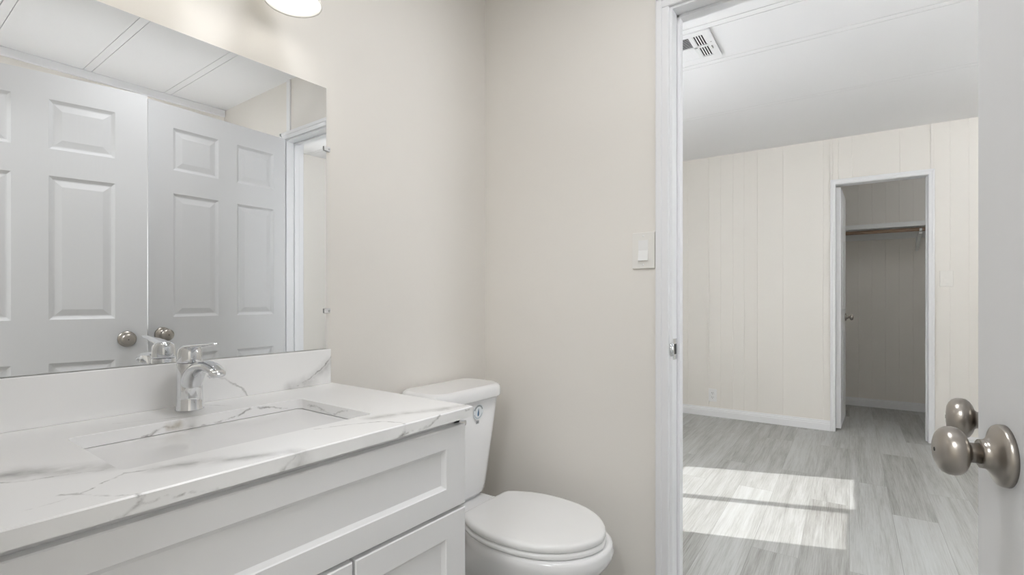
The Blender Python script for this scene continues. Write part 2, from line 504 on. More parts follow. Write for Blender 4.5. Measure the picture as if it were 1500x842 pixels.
# --- doorway trim: jamb, stops, casings both sides
bm = new_bm()
for y0, y1 in ((JL, JL + 0.018), (JR - 0.018, JR)):
    box(bm, B - 0.002, B + 0.102, y0, y1, 0, JT)
box(bm, B - 0.002, B + 0.102, JR - 0.018, JL + 0.018, JT, JT + 0.018)
for y0, y1 in ((JL - 0.010, JL), (JR, JR + 0.010)):
    box(bm, B + 0.045, B + 0.075, y0, y1, 0, JT, 0.002)
box(bm, B + 0.045, B + 0.075, JR, JL, JT - 0.010, JT, 0.002)
CW = 0.043
for sx, xo in ((-1, B), (1, B + 0.1)):
    xa, xb = sorted((xo, xo + sx * 0.013))
    xc, xd = sorted((xo, xo + sx * 0.017))
    for y0, y1, o0, o1 in ((JL + 0.008, JL + 0.008 + CW, JL + 0.03, JL + 0.008 + CW), (JR - 0.008 - CW, JR - 0.008, JR - 0.008 - CW, JR - 0.03)):
        box(bm, xa, xb, y0, y1, 0, JT + 0.008, 0.003)
        box(bm, xc, xd, o0, o1, 0, JT + 0.008 + CW, 0.004)
    box(bm, xa, xb, JR - 0.008 - CW, JL + 0.008 + CW, JT + 0.008, JT + 0.008 + CW, 0.003)
    box(bm, xc, xd, JR - 0.008 - CW, JL + 0.008 + CW, JT + 0.03, JT + 0.008 + CW, 0.004)
dt = struct('trim_2', bm, M['trim'], 'white jamb and casing of the doorway into the bedroom', 'door frame')
# strike plate on the jamb
bm = new_bm()
box(bm, B + 0.006, B + 0.036, JL - 0.0025, JL, 0.905, 0.972, 0.0008)
loft(bm, [[(B + 0.006 - 0.012 * math.sin(a), JL - 0.001 + 0.009 * (1 - math.cos(a)) , z) for z in (0.918, 0.959)] +
          [(B + 0.006 - 0.012 * math.sin(a), JL - 0.003 + 0.009 * (1 - math.cos(a)), z) for z in (0.959, 0.918)] for a in [k * R(75) / 6 for k in range(7)]])
sp = finish(bm, 'strike_plate', M['chrome'], dt); sp['label'] = 'shiny metal strike plate on the jamb'
bm = new_bm(); box(bm, B + 0.013, B + 0.030, JL - 0.0032, JL - 0.002, 0.922, 0.955)
finish(bm, 'latch_hole', M['dark'], sp)

# vertical batten over the doorway on the bathroom side
bm = new_bm(); box(bm, B - 0.008, B, -0.203, -0.165, JT + 0.0525, CEIL, 0.002)
struct('trim_3', bm, M['trim'], 'white vertical strip on the wall above the doorway corner, seen in the mirror', 'trim')

# --- bedroom ------------------------------------------------------------
bm = panel_ceiling(1.68, XF + 0.05, BR_ - 0.1, BL + 0.1, BC, [(2.565, 0.0045), (2.975, 0.0045), (3.835, 0.003)], 0.020)
struct('ceiling_bedroom', bm, M['ceiling'], 'white bedroom ceiling with flat strips over its panel joints', 'ceiling', BED)

def panel_profile(y0, y1, grooves, d=0.0018, w=0.005):
    pts = [(y0, 0.0)]
    for g in sorted(grooves):
        if y0 + w < g < y1 - w:
            pts += [(g - w / 2, 0.0), (g - w / 6, d), (g + w / 6, d), (g + w / 2, 0.0)]
    return pts + [(y1, 0.0)]
def panel_wall(bm, x, t, y0, y1, z0, z1, grooves):
    pr = panel_profile(y0, y1, grooves)
    front = [(x + d, y) for y, d in pr]
    poly = front + [(x + t, y1), (x + t, y0)]
    vs0 = [bm.verts.new((a, b, z0)) for a, b in poly]; vs1 = [bm.verts.new((a, b, z1)) for a, b in poly]
    n = len(poly)
    for i in range(n):
        j = (i + 1) % n
        bm.faces.new((vs0[i], vs0[j], vs1[j], vs1[i]))
    bm.faces.new(vs0); bm.faces.new(list(reversed(vs1)))
OY0, OY1, OT = -0.500, 0.096, 2.050         # closet opening
gro = []
for k in range(-5, 6):
    b0 = 0.694 + 0.405 * k
    gro += [b0 - 0.105, b0 - 0.212, b0 - 0.305] if k % 2 else [b0 - 0.212]
bm = new_bm()
panel_wall(bm, XF, 0.1, OY1 + 0.015, BL + 0.1, 0, BC + 0.03, gro)
panel_wall(bm, XF, 0.1, BR_ - 0.1, OY0 - 0.015, 0, BC + 0.03, gro)
panel_wall(bm, XF, 0.1, OY0 - 0.015, OY1 + 0.015, OT + 0.015, BC + 0.03, gro)
for y, z0, w in ((1.108, 0.10, 0.007), (0.694, 0.10, 0.010), (0.125, 2.093, 0.008), (-0.521, 2.093, 0.008), (-1.3, 0.1, 0.008)):
    box(bm, XF - 0.008, XF + 0.002, y - w, y + w, z0, BC, 0.001)
struct('wall_far', bm, M['cream_panel'], 'cream grooved panel wall across the bedroom, around the closet doorway', 'wall', BED)

# bedroom side walls
W1 = (1.95, 2.412, 2.470, 3.00, 1.088, 2.038)
bm = new_bm()
x0, x1, z0, z1 = W1[0] - 0.04, W1[3] + 0.06, W1[4] - 0.05, W1[5] + 0.04
box(bm, 1.72, x0, BL, BL + 0.1, 0, BC + 0.03); box(bm, x1, XF + 0.02, BL, BL + 0.1, 0, BC + 0.03)
box(bm, x0, x1, BL, BL + 0.1, 0, z0); box(bm, x0, x1, BL, BL + 0.1, z1, BC + 0.03)
struct('wall_bedroom_left', bm, M['cream_panel'], 'cream bedroom wall with the window the sun comes through', 'wall', BED)
window('window_1', 'white sliding window that throws the two sun patches on the floor', W1[0], W1[3], W1[4], W1[5], BL + 0.03, BED, mullions=((W1[1], W1[2]),), sash=(W1[0], W1[1], 0.036))
portal('window_light_sun', bw((x0 + x1) / 2, BL + 0.09, (z0 + z1) / 2), (R(90), 0, BED), x1 - x0, z1 - z0)

V0, V1, VZ0, VZ1 = 1.85, 2.48, 0.90, 2.05  # unseen window, added to let more sky light into the bedroom
bm = new_bm()
box(bm, 1.72, V0, BR_ - 0.1, BR_, 0, BC + 0.03); box(bm, V1, XF + 0.02, BR_ - 0.1, BR_, 0, BC + 0.03)
box(bm, V0, V1, BR_ - 0.1, BR_, 0, VZ0); box(bm, V0, V1, BR_ - 0.1, BR_, VZ1, BC + 0.03)
struct('wall_bedroom_right', bm, M['cream_panel'], 'cream bedroom wall with an added window, out of view behind the near door', 'wall', BED)
window('added_window_2', 'white framed bedroom window added for sky light, out of view behind the near door', V0 + 0.04, V1 - 0.04, VZ0 + 0.04, VZ1 - 0.04, BR_ - 0.08, BED, mullions=((2.14, 2.19),))
portal('added_window_light_bedroom', bw((V0 + V1) / 2, BR_ - 0.09, (VZ0 + VZ1) / 2), (R(90), 0, BED + R(180)), V1 - V0, VZ1 - VZ0)

# baseboards: stepped profile
def baseboard(name, label, pts_fn, y0, y1, x, rot=BED, h=0.084):
    bm = new_bm()
    pr = [(0, 0), (-0.014, 0), (-0.014, h * 0.62), (-0.011, h * 0.70), (-0.011, h * 0.80), (-0.006, h * 0.86), (-0.005, h), (0, h)]
    loft(bm, [[(x + a, y, z) for a, z in pr] for y in (y0, y1)], smooth=False)
    return struct(name, bm, M['trim'], label, 'baseboard', rot)
baseboard('baseboard_far', 'white baseboard along the panel wall left of the closet', None, 0.133, BL, XF)
baseboard('baseboard_far.001', 'white baseboard along the panel wall right of the closet', None, BR_, -0.537, XF)
baseboard('baseboard_closet', 'white baseboard across the back of the closet', None, -1.2, 0.7, XC, h=0.083)

# closet shell
bm = new_bm()
panel_wall(bm, XC, 0.1, -1.3, 0.8, 0, BC + 0.03, [0.03 - 0.11 * k for k in range(-5, 10)])
struct('wall_closet_back', bm, M['cream_panel'], 'cream grooved panel wall at the back of the closet', 'wall', BED)
bm = new_bm(); box(bm, XF + 0.1, XC, 0.7, 0.8, 0, BC + 0.03); box(bm, XF + 0.1, XC, -1.3, -1.2, 0, BC + 0.03)
struct('wall_closet_side', bm, M['cream_panel'], 'cream side walls inside the closet', 'wall', BED)
bm = new_bm(); box(bm, XF + 0.05, XC + 0.1, -1.3, 0.8, BC, BC + 0.09)
struct('ceiling_closet', bm, M['ceiling'], 'white ceiling inside the closet', 'ceiling', BED)

# closet door trim
bm = new_bm()
for y0, y1 in ((OY1, OY1 + 0.015), (OY0 - 0.015, OY0)): box(bm, XF - 0.001, XF + 0.101, y0, y1, 0, OT)
box(bm, XF - 0.001, XF + 0.101, OY0 - 0.015, OY1 + 0.015, OT, OT + 0.015)
for y0, y1, a, b in ((OY1 + 0.002, OY1 + 0.037, OY1 + 0.022, OY1 + 0.037), (OY0 - 0.037, OY0 - 0.002, OY0 - 0.037, OY0 - 0.022)):
    box(bm, XF - 0.011, XF, y0, y1, 0, OT + 0.004, 0.002); box(bm, XF - 0.015, XF, a, b, 0, OT + 0.042, 0.003)
box(bm, XF - 0.011, XF, OY0 - 0.037, OY1 + 0.037, OT + 0.004, OT + 0.042, 0.002)
box(bm, XF - 0.015, XF, OY0 - 0.037, OY1 + 0.037, OT + 0.024, OT + 0.042, 0.003)
box(bm, XF + 0.055, XF + 0.085, OY0, OY0 + 0.010, 0, OT, 0.002)
struct('trim_4', bm, M['trim'], 'white jamb and casing of the closet doorway', 'door frame', BED)

# ================================================================== DOORS
def door_slab(w, cols, h=2.025, zb=0.010, t=0.035, side=1):
    """six-panel moulded slab: x from 0 (hinge) to w, thickness from y=0 to side*t, both faces moulded"""
    rows = ((0.235, 0.832), (1.014, 1.612), (1.724, 1.929))
    prof = ((0.006, 0.0045), (0.013, 0.0085), (0.018, 0.0085), (0.042, 0.0025))   # inset, depth
    bm = new_bm()
    xs = [0.0] + [c for p in cols for c in p] + [w]
    zs = [zb] + [c for p in rows for c in p] + [zb + h]
    for face in (0, 1):
        y = 0.0 if face == 0 else side * t
        s = side if face == 0 else -side        # inward
        for i in range(len(xs) - 1):
            for j in range(len(zs) - 1):
                xa, xb, za, zb_ = xs[i], xs[i + 1], zs[j], zs[j + 1]
                if i % 2 == 1 and j % 2 == 1:
                    prev = [bm.verts.new(p) for p in ((xa, y, za), (xb, y, za), (xb, y, zb_), (xa, y, zb_))]
                    for ins, dep in prof:
                        cur = [bm.verts.new(p) for p in ((xa + ins, y + s * dep, za + ins), (xb - ins, y + s * dep, za + ins), (xb - ins, y + s * dep, zb_ - ins), (xa + ins, y + s * dep, zb_ - ins))]
                        for k in range(4): bm.faces.new((prev[k], prev[(k + 1) % 4], cur[(k + 1) % 4], cur[k]))
                        prev = cur
                    bm.faces.new(prev)
                else:
                    bm.faces.new([bm.verts.new(p) for p in ((xa, y, za), (xb, y, za), (xb, y, zb_), (xa, y, zb_))])
    for i in range(len(xs) - 1):
        for z in (zs[0], zs[-1]):
            bm.faces.new([bm.verts.new(p) for p in ((xs[i], 0, z), (xs[i + 1], 0, z), (xs[i + 1], side * t, z), (xs[i], side * t, z))])
    for j in range(len(zs) - 1):
        for x in (0.0, w):
            bm.faces.new([bm.verts.new(p) for p in ((x, 0, zs[j]), (x, side * t, zs[j]), (x, side * t, zs[j + 1]), (x, 0, zs[j + 1]))])
    return bm
def knob_set(parent, x, z, y_face, out, name='door_knob', pin=True):
    """knob, stem and rose on a face; out = +1/-1 along local y"""
    bm = new_bm()
    lathe(bm, (x, y_face, z), (0, out, 0), [(0, 0.0350), (0.005, 0.0350), (0.0075, 0.0335), (0.0095, 0.0285), (0.0125, 0.0225), (0.016, 0.0180), (0.019, 0.0165), (0.023, 0.0162)], 40)
    rose = finish(bm, 'knob_rose', M['nickel'], parent)
    bm = new_bm()
    lathe(bm, (x, y_face, z), (0, out, 0), [(0.018, 0.0118), (0.031, 0.0114), (0.0335, 0.0130), (0.0355, 0.0190), (0.0385, 0.0240), (0.0425, 0.0272), (0.0475, 0.0283), (0.0530, 0.0276), (0.0575, 0.0252), (0.0610, 0.0208), (0.0632, 0.0150), (0.0640, 0.006), (0.0640, 0.0)], 40, cap1=False)
    k = finish(bm, name, M['nickel'], parent)
    bm = new_bm()
    lathe(bm, (x + 0.016, y_face + out * 0.0095, z - 0.006), (0, out, 0), [(0.0, 0.0022), (0.006, 0.0022)], 12)
    if pin: lathe(bm, (x, y_face + out * 0.0634, z), (0, out, 0), [(0.0, 0.0024), (0.0010, 0.0024)], 12)
    finish(bm, 'knob_hole', M['dark'], k)
    return rose
def latch(parent, x, z, y0, y1, dirx):
    bm = new_bm()
    yc = (y0 + y1) / 2
    box(bm, x - 0.0006, x + 0.0010 * dirx + 0.0006, yc - 0.0125, yc + 0.0125, z - 0.0285, z + 0.0285, 0.0004)
    xa, xb = sorted((x, x + 0.009 * dirx))
    box(bm, xa, xb, yc - 0.006, yc + 0.006, z - 0.008, z + 0.008, 0.001)
    return finish(bm, 'latch', M['nickel'], parent)
def hinge(parent, x, y, z):
    bm = new_bm(); lathe(bm, (x, y, z), (0, 0, 1), [(0, 0.006), (0.089, 0.006)], 12)
    lathe(bm, (x, y, z - 0.004), (0, 0, 1), [(0, 0.004), (0.097, 0.004)], 10)
    return finish(bm, 'hinge', M['nickel'], parent)

KZ = 0.921
# near door: open, seen edge-on at the right and in the mirror at the left
d1 = thing('door_1', 'nearest white panel door with the large nickel knob, at the right edge', 'door', (0, 0, 0), R(10.95), loc=(0.866 - 0.765 * math.cos(R(10.95)), -0.103 - 0.765 * math.sin(R(10.95)), 0), kind='structure')
w = 0.765
finish(door_slab(w, ((w - 0.661, w - 0.443), (w - 0.333, w - 0.116)), side=-1), 'door_panel', M['door'], d1)
knob_set(d1, w - 0.074, KZ, 0.0, 1); knob_set(d1, w - 0.074, KZ, -0.035, -1)
latch(d1, w, KZ, -0.035, 0, 1)
for z in (0.2, 1.0, 1.75): hinge(d1, -0.004, -0.040, z)
# bedroom door: open against the far side of the bathroom
w = 0.699
KZ = 0.932
d2 = thing('door_2', 'white panel door to the bedroom, hinged at the doorway, its knob just behind the nearest door', 'door', (0, 0, 0), R(180 - 4.45), loc=(0.880 + w * math.cos(R(4.45)), -0.137 - w * math.sin(R(4.45)), 0), kind='structure')
finish(door_slab(w, ((w - 0.629, w - 0.417), (w - 0.321, w - 0.106)), side=1), 'door_panel', M['door'], d2)
knob_set(d2, w - 0.060, KZ, 0.0, -1); knob_set(d2, w - 0.060, KZ, 0.035, 1)
latch(d2, w, KZ, 0, 0.035, 1)
for z in (0.2, 1.0, 1.75): hinge(d2, 0.0, 0.040, z)
# closet door: swung into the closet
w = 0.595
cw = bw(XF + 0.025, 0.060)
d3 = thing('door_3', 'white closet door swung into the closet, seen edge-on', 'door', (0, 0, 0), BED + R(-2.9), loc=(cw.x, cw.y, 0), kind='structure')
finish(door_slab(w, ((0.10, 0.25), (0.345, 0.495)), h=2.005, zb=0.024, side=1), 'door_panel', M['door'], d3)
knob_set(d3, w - 0.062, 0.935, 0.0, -1); knob_set(d3, w - 0.062, 0.935, 0.035, 1)
latch(d3, w, 0.935, 0, 0.035, 1)

# ================================================================== VANITY
CX0, CX1, FY = 0.075, 0.858, 0.759
def shaker(x0, x1, z0, z1, yf, stile=(0.062, 0.044, 0.048), t=0.019, rec=0.008, bv=0.009):
    """front face at y = yf looking -y; frame, sloped inner bevel and flat recessed panel"""
    sx, st, sb = stile
    bm = new_bm()
    e = 0.002
    def ring(ix, it, ib, y): return [(x0 + ix, y, z0 + ib), (x1 - ix, y, z0 + ib), (x1 - ix, y, z1 - it), (x0 + ix, y, z1 - it)]
    loft(bm, [ring(0, 0, 0, yf + t), ring(0, 0, 0, yf + e), ring(e, e, e, yf), ring(sx, st, sb, yf),
              ring(sx + 0.0015, st + 0.0015, sb + 0.0015, yf + 0.0025), ring(sx + bv, st + bv, sb + bv, yf + rec)], smooth=False)
    return bm
ZB = CT - 0.0235
vc = thing('vanity_cabinet', 'white shaker vanity cabinet under the veined countertop', 'cabinet', ((CX0 + CX1) / 2, 1.03, 0))
bm = new_bm()
yb = FY + 0.0195
box(bm, CX0, CX1 + 0.0, yb, 1.295, 0.10, 0.62)
for x0, x1 in ((CX0, CX0 + 0.018), (CX1 - 0.018, CX1)): box(bm, x0, x1, yb, 1.295, 0.62, ZB - 0.0005)
box(bm, CX0, CX1, yb, yb + 0.019, 0.62, ZB - 0.0005)
box(bm, CX0, CX1, 1.277, 1.295, 0.62, ZB - 0.0005)
finish(bm, 'body', M['cabinet'], vc)
bm = new_bm(); box(bm, CX0, CX1, yb + 0.06, 1.29, 0.0, 0.10)
finish(bm, 'toe_kick', M['cabinet'], vc)
finish(shaker(CX0 + 0.003, CX1, 0.637, 0.8170, FY), 'drawer_front', M['cabinet'], vc)
for x0, x1 in ((0.561, CX1), (0.265, 0.555), (CX0 + 0.003, 0.259)):
    finish(shaker(x0, x1, 0.115, 0.629, FY, (0.062, 0.052, 0.052)), 'door', M['cabinet'], vc)

# countertop with a rectangular cut-out, plus backsplash
bm = new_bm()
X0, X1, Y0, Y1 = 0.067, 0.876, 0.750, 1.3085
SX0, SX1, SY0, SY1 = 0.2480, 0.6880, 0.874, 1.152
ZB = CT - 0.0235
def rrect(x0, x1, y0, y1, r, n=5):
    out = []
    for cx, cy, a0 in ((x1 - r, y0 + r, -90), (x1 - r, y1 - r, 0), (x0 + r, y1 - r, 90), (x0 + r, y0 + r, 180)):
        for k in range(n + 1):
            a = R(a0 + 90 * k / n); out.append((cx + r * math.cos(a), cy + r * math.sin(a)))
    return out
inner = rrect(SX0, SX1, SY0, SY1, 0.012)
outer = rrect(X0, X1, Y0, Y1, 0.004)
e = 0.0022
def shrink(p, d):
    cx, cy = (X0 + X1) / 2, (Y0 + Y1) / 2
    return [(x - d * (1 if x > cx else -1), y - d * (1 if y > cy else -1)) for x, y in p]
def grow(p, d):
    cx, cy = (SX0 + SX1) / 2, (SY0 + SY1) / 2
    return [(x + d * (1 if x > cx else -1), y + d * (1 if y > cy else -1)) for x, y in p]
loft(bm, [[(x, y, ZB) for x, y in inner], [(x, y, CT - 0.001) for x, y in inner], [(x, y, CT) for x, y in grow(inner, 0.001)],
          [(x, y, CT) for x, y in shrink(outer, e)], [(x, y, CT - e) for x, y in outer], [(x, y, ZB) for x, y in outer], [(x, y, ZB) for x, y in inner]], False, False, smooth=False)
top = tag(finish(bm, 'countertop', M['marble'], None), 'white countertop with grey veins, around the sunken basin', 'countertop')
bm = new_bm(); box(bm, X0, 0.868, 1.290, D - 0.0005, CT, CT + 0.0995, 0.0018)
bs = finish(bm, 'backsplash', M['marble'], top); bs['label'] = 'low veined backsplash under the mirror'

# undermount basin
sk = thing('sink', 'white rectangular basin set under the countertop', 'sink', ((SX0 + SX1) / 2, (SY0 + SY1) / 2, CT - 0.17))
bm = new_bm()
def rr(d, z, r): return [(x, y, z) for x, y in rrect(SX0 - 0.006 + d, SX1 + 0.006 - d, SY0 - 0.006 + d, SY1 + 0.006 - d, r, 6)]
loft(bm, [rr(-0.02, ZB - 0.001, 0.03), rr(-0.02, ZB - 0.012, 0.03), rr(0.004, ZB - 0.13, 0.06), rr(0.03, ZB - 0.155, 0.07), rr(0.09, ZB - 0.160, 0.03),
          rr(0.09, ZB - 0.150, 0.03), rr(0.055, ZB - 0.146, 0.03), rr(0.040, ZB - 0.132, 0.026), rr(0.024, ZB - 0.09, 0.022), rr(0.004, ZB - 0.012, 0.018), rr(-0.002, ZB - 0.001, 0.03), rr(-0.02, ZB - 0.001, 0.03)], True, False)
# floor of the bowl
bm.faces.new([bm.verts.new(p) for p in rr(0.09, ZB - 0.150, 0.03)])
finish(bm, 'basin', M['porcelain'], sk)
bm = new_bm(); lathe(bm, (0.468, 1.01, ZB - 0.150), (0, 0, 1), [(0.0, 0.031), (0.003, 0.030), (0.004, 0.024), (0.002, 0.021), (0.002, 0.0)], 28, cap1=False)
dr = finish(bm, 'drain', M['chrome'], sk); dr['label'] = 'chrome drain ring'

# faucet
fx, fy = 0.473, 1.231
fa = thing('faucet', 'chrome single-lever faucet standing behind the basin', 'faucet', (fx, fy, CT))
bm = new_bm()
lathe(bm, (fx, fy, CT), (0, 0, 1), [(0, 0.0275), (0.003, 0.0275), (0.006, 0.0262), (0.03, 0.0252), (0.07, 0.0245), (0.1035, 0.0245), (0.105, 0.0235)], 36)
finish(bm, 'body', M['chrome'], fa)
bm = new_bm()
sp_pts = [(0.004, 0.026), (-0.002, 0.050), (-0.014, 0.073), (-0.034, 0.091), (-0.060, 0.1015), (-0.088, 0.1045), (-0.114, 0.1015), (-0.136, 0.094), (-0.150, 0.0865)]
sp_r = [(0.0205, 0.020), (0.0225, 0.0215), (0.0225, 0.0185), (0.0215, 0.0150), (0.0205, 0.0125), (0.0200, 0.0110), (0.0190, 0.0095), (0.0165, 0.0070), (0.0105, 0.0035)]
tube(bm, [(fx, fy + a, CT + z) for a, z in sp_pts], sp_r, 20)
finish(bm, 'spout', M['chrome'], fa, sub=1)
bm = new_bm(); lathe(bm, (fx, fy - 0.122, CT + 0.094), (0, -0.12, -1), [(0, 0.0115), (0.010, 0.0115), (0.0115, 0.0105), (0.0115, 0.008), (0.009, 0.0075)], 24)
finish(bm, 'aerator', M['chrome'], fa)
bm = new_bm()
lathe(bm, (fx, fy, CT + 0.1055), (0, 0, 1), [(0, 0.0240), (0.003, 0.0248), (0.020, 0.0242), (0.030, 0.0225), (0.036, 0.0170), (0.0385, 0.0090), (0.039, 0.0)], 36, cap1=False)
finish(bm, 'handle_cap', M['chrome'], fa)
bm = new_bm()
tube(bm, [(fx, fy + 0.018, CT + 0.135), (fx, fy - 0.010, CT + 0.1405), (fx, fy - 0.040, CT + 0.1445), (fx, fy - 0.075, CT + 0.1475), (fx, fy - 0.105, CT + 0.1500), (fx, fy - 0.124, CT + 0.1520), (fx, fy - 0.128, CT + 0.1522)],
     [(0.012, 0.003), (0.0185, 0.0055), (0.0150, 0.0048), (0.0115, 0.0040), (0.0105, 0.0036), (0.0080, 0.0030), (0.003, 0.0012)], 18)
finish(bm, 'lever', M['chrome'], fa, sub=1)

# ================================================================== MIRROR
MX0, MX1, MZ0, MZ1 = 0.085, 0.861, CT + 0.1005, 1.717
mi = thing('mirror', 'large frameless wall mirror above the countertop', 'mirror', ((MX0 + MX1) / 2, D, MZ0))
bm = new_bm()
g = D - 0.0055
bm.faces.new([bm.verts.new(p) for p in ((MX0, g, MZ0), (MX1, g, MZ0), (MX1, g, MZ1), (MX0, g, MZ1))])
finish(bm, 'glass', M['mirror'], mi)
bm = new_bm()
loft(bm, [[(MX0, y, MZ0), (MX1, y, MZ0), (MX1, y, MZ1), (MX0, y, MZ1)] for y in (g, D - 0.001)], False, True, smooth=False)
finish(bm, 'glass_edge', simple('mirror_edge', (0.50, 0.53, 0.52), 0.25), mi)
for z in (1.540, 1.066):
    bm = new_bm()
    box(bm, MX1 - 0.009, MX1 + 0.012, g - 0.004, g - 0.0005, z - 0.007, z + 0.007, 0.0015)
    box(bm, MX1 + 0.0012, MX1 + 0.012, g - 0.0005, D - 0.0005, z - 0.007, z + 0.007)
    cl = finish(bm, 'mirror_clip', M['clear'], mi); cl['label'] = 'small clear plastic clip on the mirror edge'
    bm = new_bm(); lathe(bm, (MX1 + 0.0065, g - 0.0035, z), (0, -1, 0), [(0, 0.0034), (0.0016, 0.0030), (0.0020, 0.0)], 14, cap1=False)
    finish(bm, 'screw', M['steel'], cl)

# ================================================================== VANITY LIGHT (three bell shades over the mirror)
LZ = 1.836
vl = thing('vanity_light', 'wall light over the mirror, one frosted bell shade showing at the top', 'wall light', (0.467, D, 2.02))
bm = new_bm(); box(bm, 0.467 - 0.29, 0.467 + 0.29, D - 0.028, D - 0.0005, 1.985, 2.075, 0.008)
finish(bm, 'backplate', M['nickel'], vl)
for lx in (0.251, 0.467, 0.683):
    ly = D - 0.135
    bm = new_bm()
    tube(bm, [(lx, D - 0.026, 2.03), (lx, D - 0.07, 2.035), (lx, D - 0.115, 2.025), (lx, ly, 2.015), (lx, ly, 1.985)], 0.008, 14)
    lathe(bm, (lx, ly, LZ + 0.119), (0, 0, 1), [(0, 0.0255), (0.028, 0.0255), (0.034, 0.020), (0.036, 0.008)], 28)
    finish(bm, 'arm', M['nickel'], vl)
    bm = new_bm()
    lathe(bm, (lx, ly, LZ), (0, 0, 1), [(0.0, 0.067), (0.004, 0.0667), (0.020, 0.0625), (0.045, 0.055), (0.075, 0.045), (0.105, 0.036), (0.122, 0.028), (0.124, 0.020),
                                         (0.121, 0.0245), (0.104, 0.0330), (0.075, 0.0420), (0.045, 0.0520), (0.020, 0.0600), (0.003, 0.0645), (0.0, 0.067)], 48, cap0=False, cap1=False)
    sh = finish(bm, 'lamp_shade', M['shade'], vl)
    bm = new_bm()
    lathe(bm, (lx, ly, LZ + 0.036), (0, 0, 1), [(0.0, 0.0), (0.002, 0.010), (0.008, 0.019), (0.018, 0.0255), (0.028, 0.0275), (0.040, 0.0250), (0.055, 0.017), (0.068, 0.0130), (0.085, 0.0130)], 28, cap0=False)
    finish(bm, 'bulb', M['bulb'], sh)
    l = bpy.data.lights.new('bulb_light', 'POINT'); l.energy = VANITY_W; l.color = (1.0, 0.975, 0.94); l.shadow_soft_size = 0.03
    o = bpy.data.objects.new('bulb_light', l); COL.objects.link(o); o.location = (lx, ly, LZ + 0.022)

# ceiling light added in the unseen hall to fill the bathroom
hl = thing('added_ceiling_light', 'square ceiling light added as fill in the unseen hall behind the camera', 'ceiling light', (-0.95, 0.15, 2.40))
bm = new_bm(); box(bm, -1.27, -0.63, -0.17, 0.47, 2.375, 2.399, 0.004)
finish(bm, 'frame', M['trim'], hl)
l = bpy.data.lights.new('hall_fill_light', 'AREA'); l.shape = 'SQUARE'; l.size = 0.6; l.energy = HALL_W; l.color = (0.95, 0.975, 1.0)
o = bpy.data.objects.new('hall_fill_light', l); COL.objects.link(o); o.location = (-0.95, 0.15, 2.372)

# ceiling lights added to brighten bathroom, bedroom and closet, all out of view
def added_globe_light(label, loc, watts, rot=0.0):
    x, y, z = loc
    t = thing('added_ceiling_light', label, 'ceiling light', loc, rot, loc=loc)
    bm = new_bm(); lathe(bm, (x, y, z - 0.0035), (0, 0, -1), [(0, 0.09), (0.012, 0.088), (0.020, 0.070), (0.022, 0.045), (0.022, 0.0)], 36, cap1=False)
    finish(bm, 'base', M['trim'], t)
    bm = new_bm(); lathe(bm, (x, y, z - 0.022), (0, 0, -1), [(0.0, 0.042), (0.012, 0.058), (0.035, 0.072), (0.060, 0.076), (0.085, 0.070), (0.108, 0.052), (0.122, 0.028), (0.127, 0.0)], 36, cap0=False, cap1=False)
    finish(bm, 'globe', emitter('added_lit_globe', (0.95, 0.975, 1.0), watts / (math.pi * 0.058)), t)
    return t
dl = thing('added_ceiling_light', 'round flat ceiling light added to brighten the bathroom, above the picture', 'ceiling light', (0.80, 0.48, CEIL))  # added fixture, lifts the bathroom from above
bm = new_bm(); lathe(bm, (0.80, 0.48, CEIL - 0.0035), (0, 0, -1), [(0, 0.205), (0.018, 0.205), (0.022, 0.200), (0.022, 0.0)], 48, cap1=False)
finish(bm, 'frame', M['trim'], dl)
l = bpy.data.lights.new('bath_fill_light', 'AREA'); l.shape = 'DISK'; l.size = 0.36; l.energy = BATH_W; l.color = (0.97, 0.98, 1.0)
o = bpy.data.objects.new('bath_fill_light', l); COL.objects.link(o); o.location = (0.80, 0.48, CEIL - 0.028)
added_globe_light('white globe ceiling light added to brighten the bedroom, out of view behind the near door', tuple(bw(3.8, -1.2, BC)), ROOM_W)  # added lamp, evens out walls and ceiling
added_globe_light('white globe ceiling light added to brighten the closet, out of view beside its doorway', tuple(bw(5.22, -0.95, BC)), CLOSET_W)  # added lamp, keeps the closet interior from going dark

# ================================================================== TOILET
TX, TY = 1.292, 1.295
tl = thing('toilet', 'white two-piece toilet with closed lid beside the vanity', 'toilet', (TX, TY - 0.35, 0))
def tpoly(hw, yb_, yf, r_b, r_f, n=7):
    out = []
    for cx, cy, a0, r in ((TX + hw - r_f, yf + r_f, -90, r_f), (TX + hw - r_b, yb_ - r_b, 0, r_b), (TX - hw + r_b, yb_ - r_b, 90, r_b), (TX - hw + r_f, yf + r_f, 180, r_f)):
        for k in range(n + 1):
            a = R(a0 + 90 * k / n); out.append((cx + r * math.cos(a), cy + r * math.sin(a)))
    return out
def bow(p, yf, hw, amt):    # front bows out towards the middle
    return [(x, y - amt * (1 - ((x - TX) / hw) ** 2) if y < yf + 0.1 else y) for x, y in p]
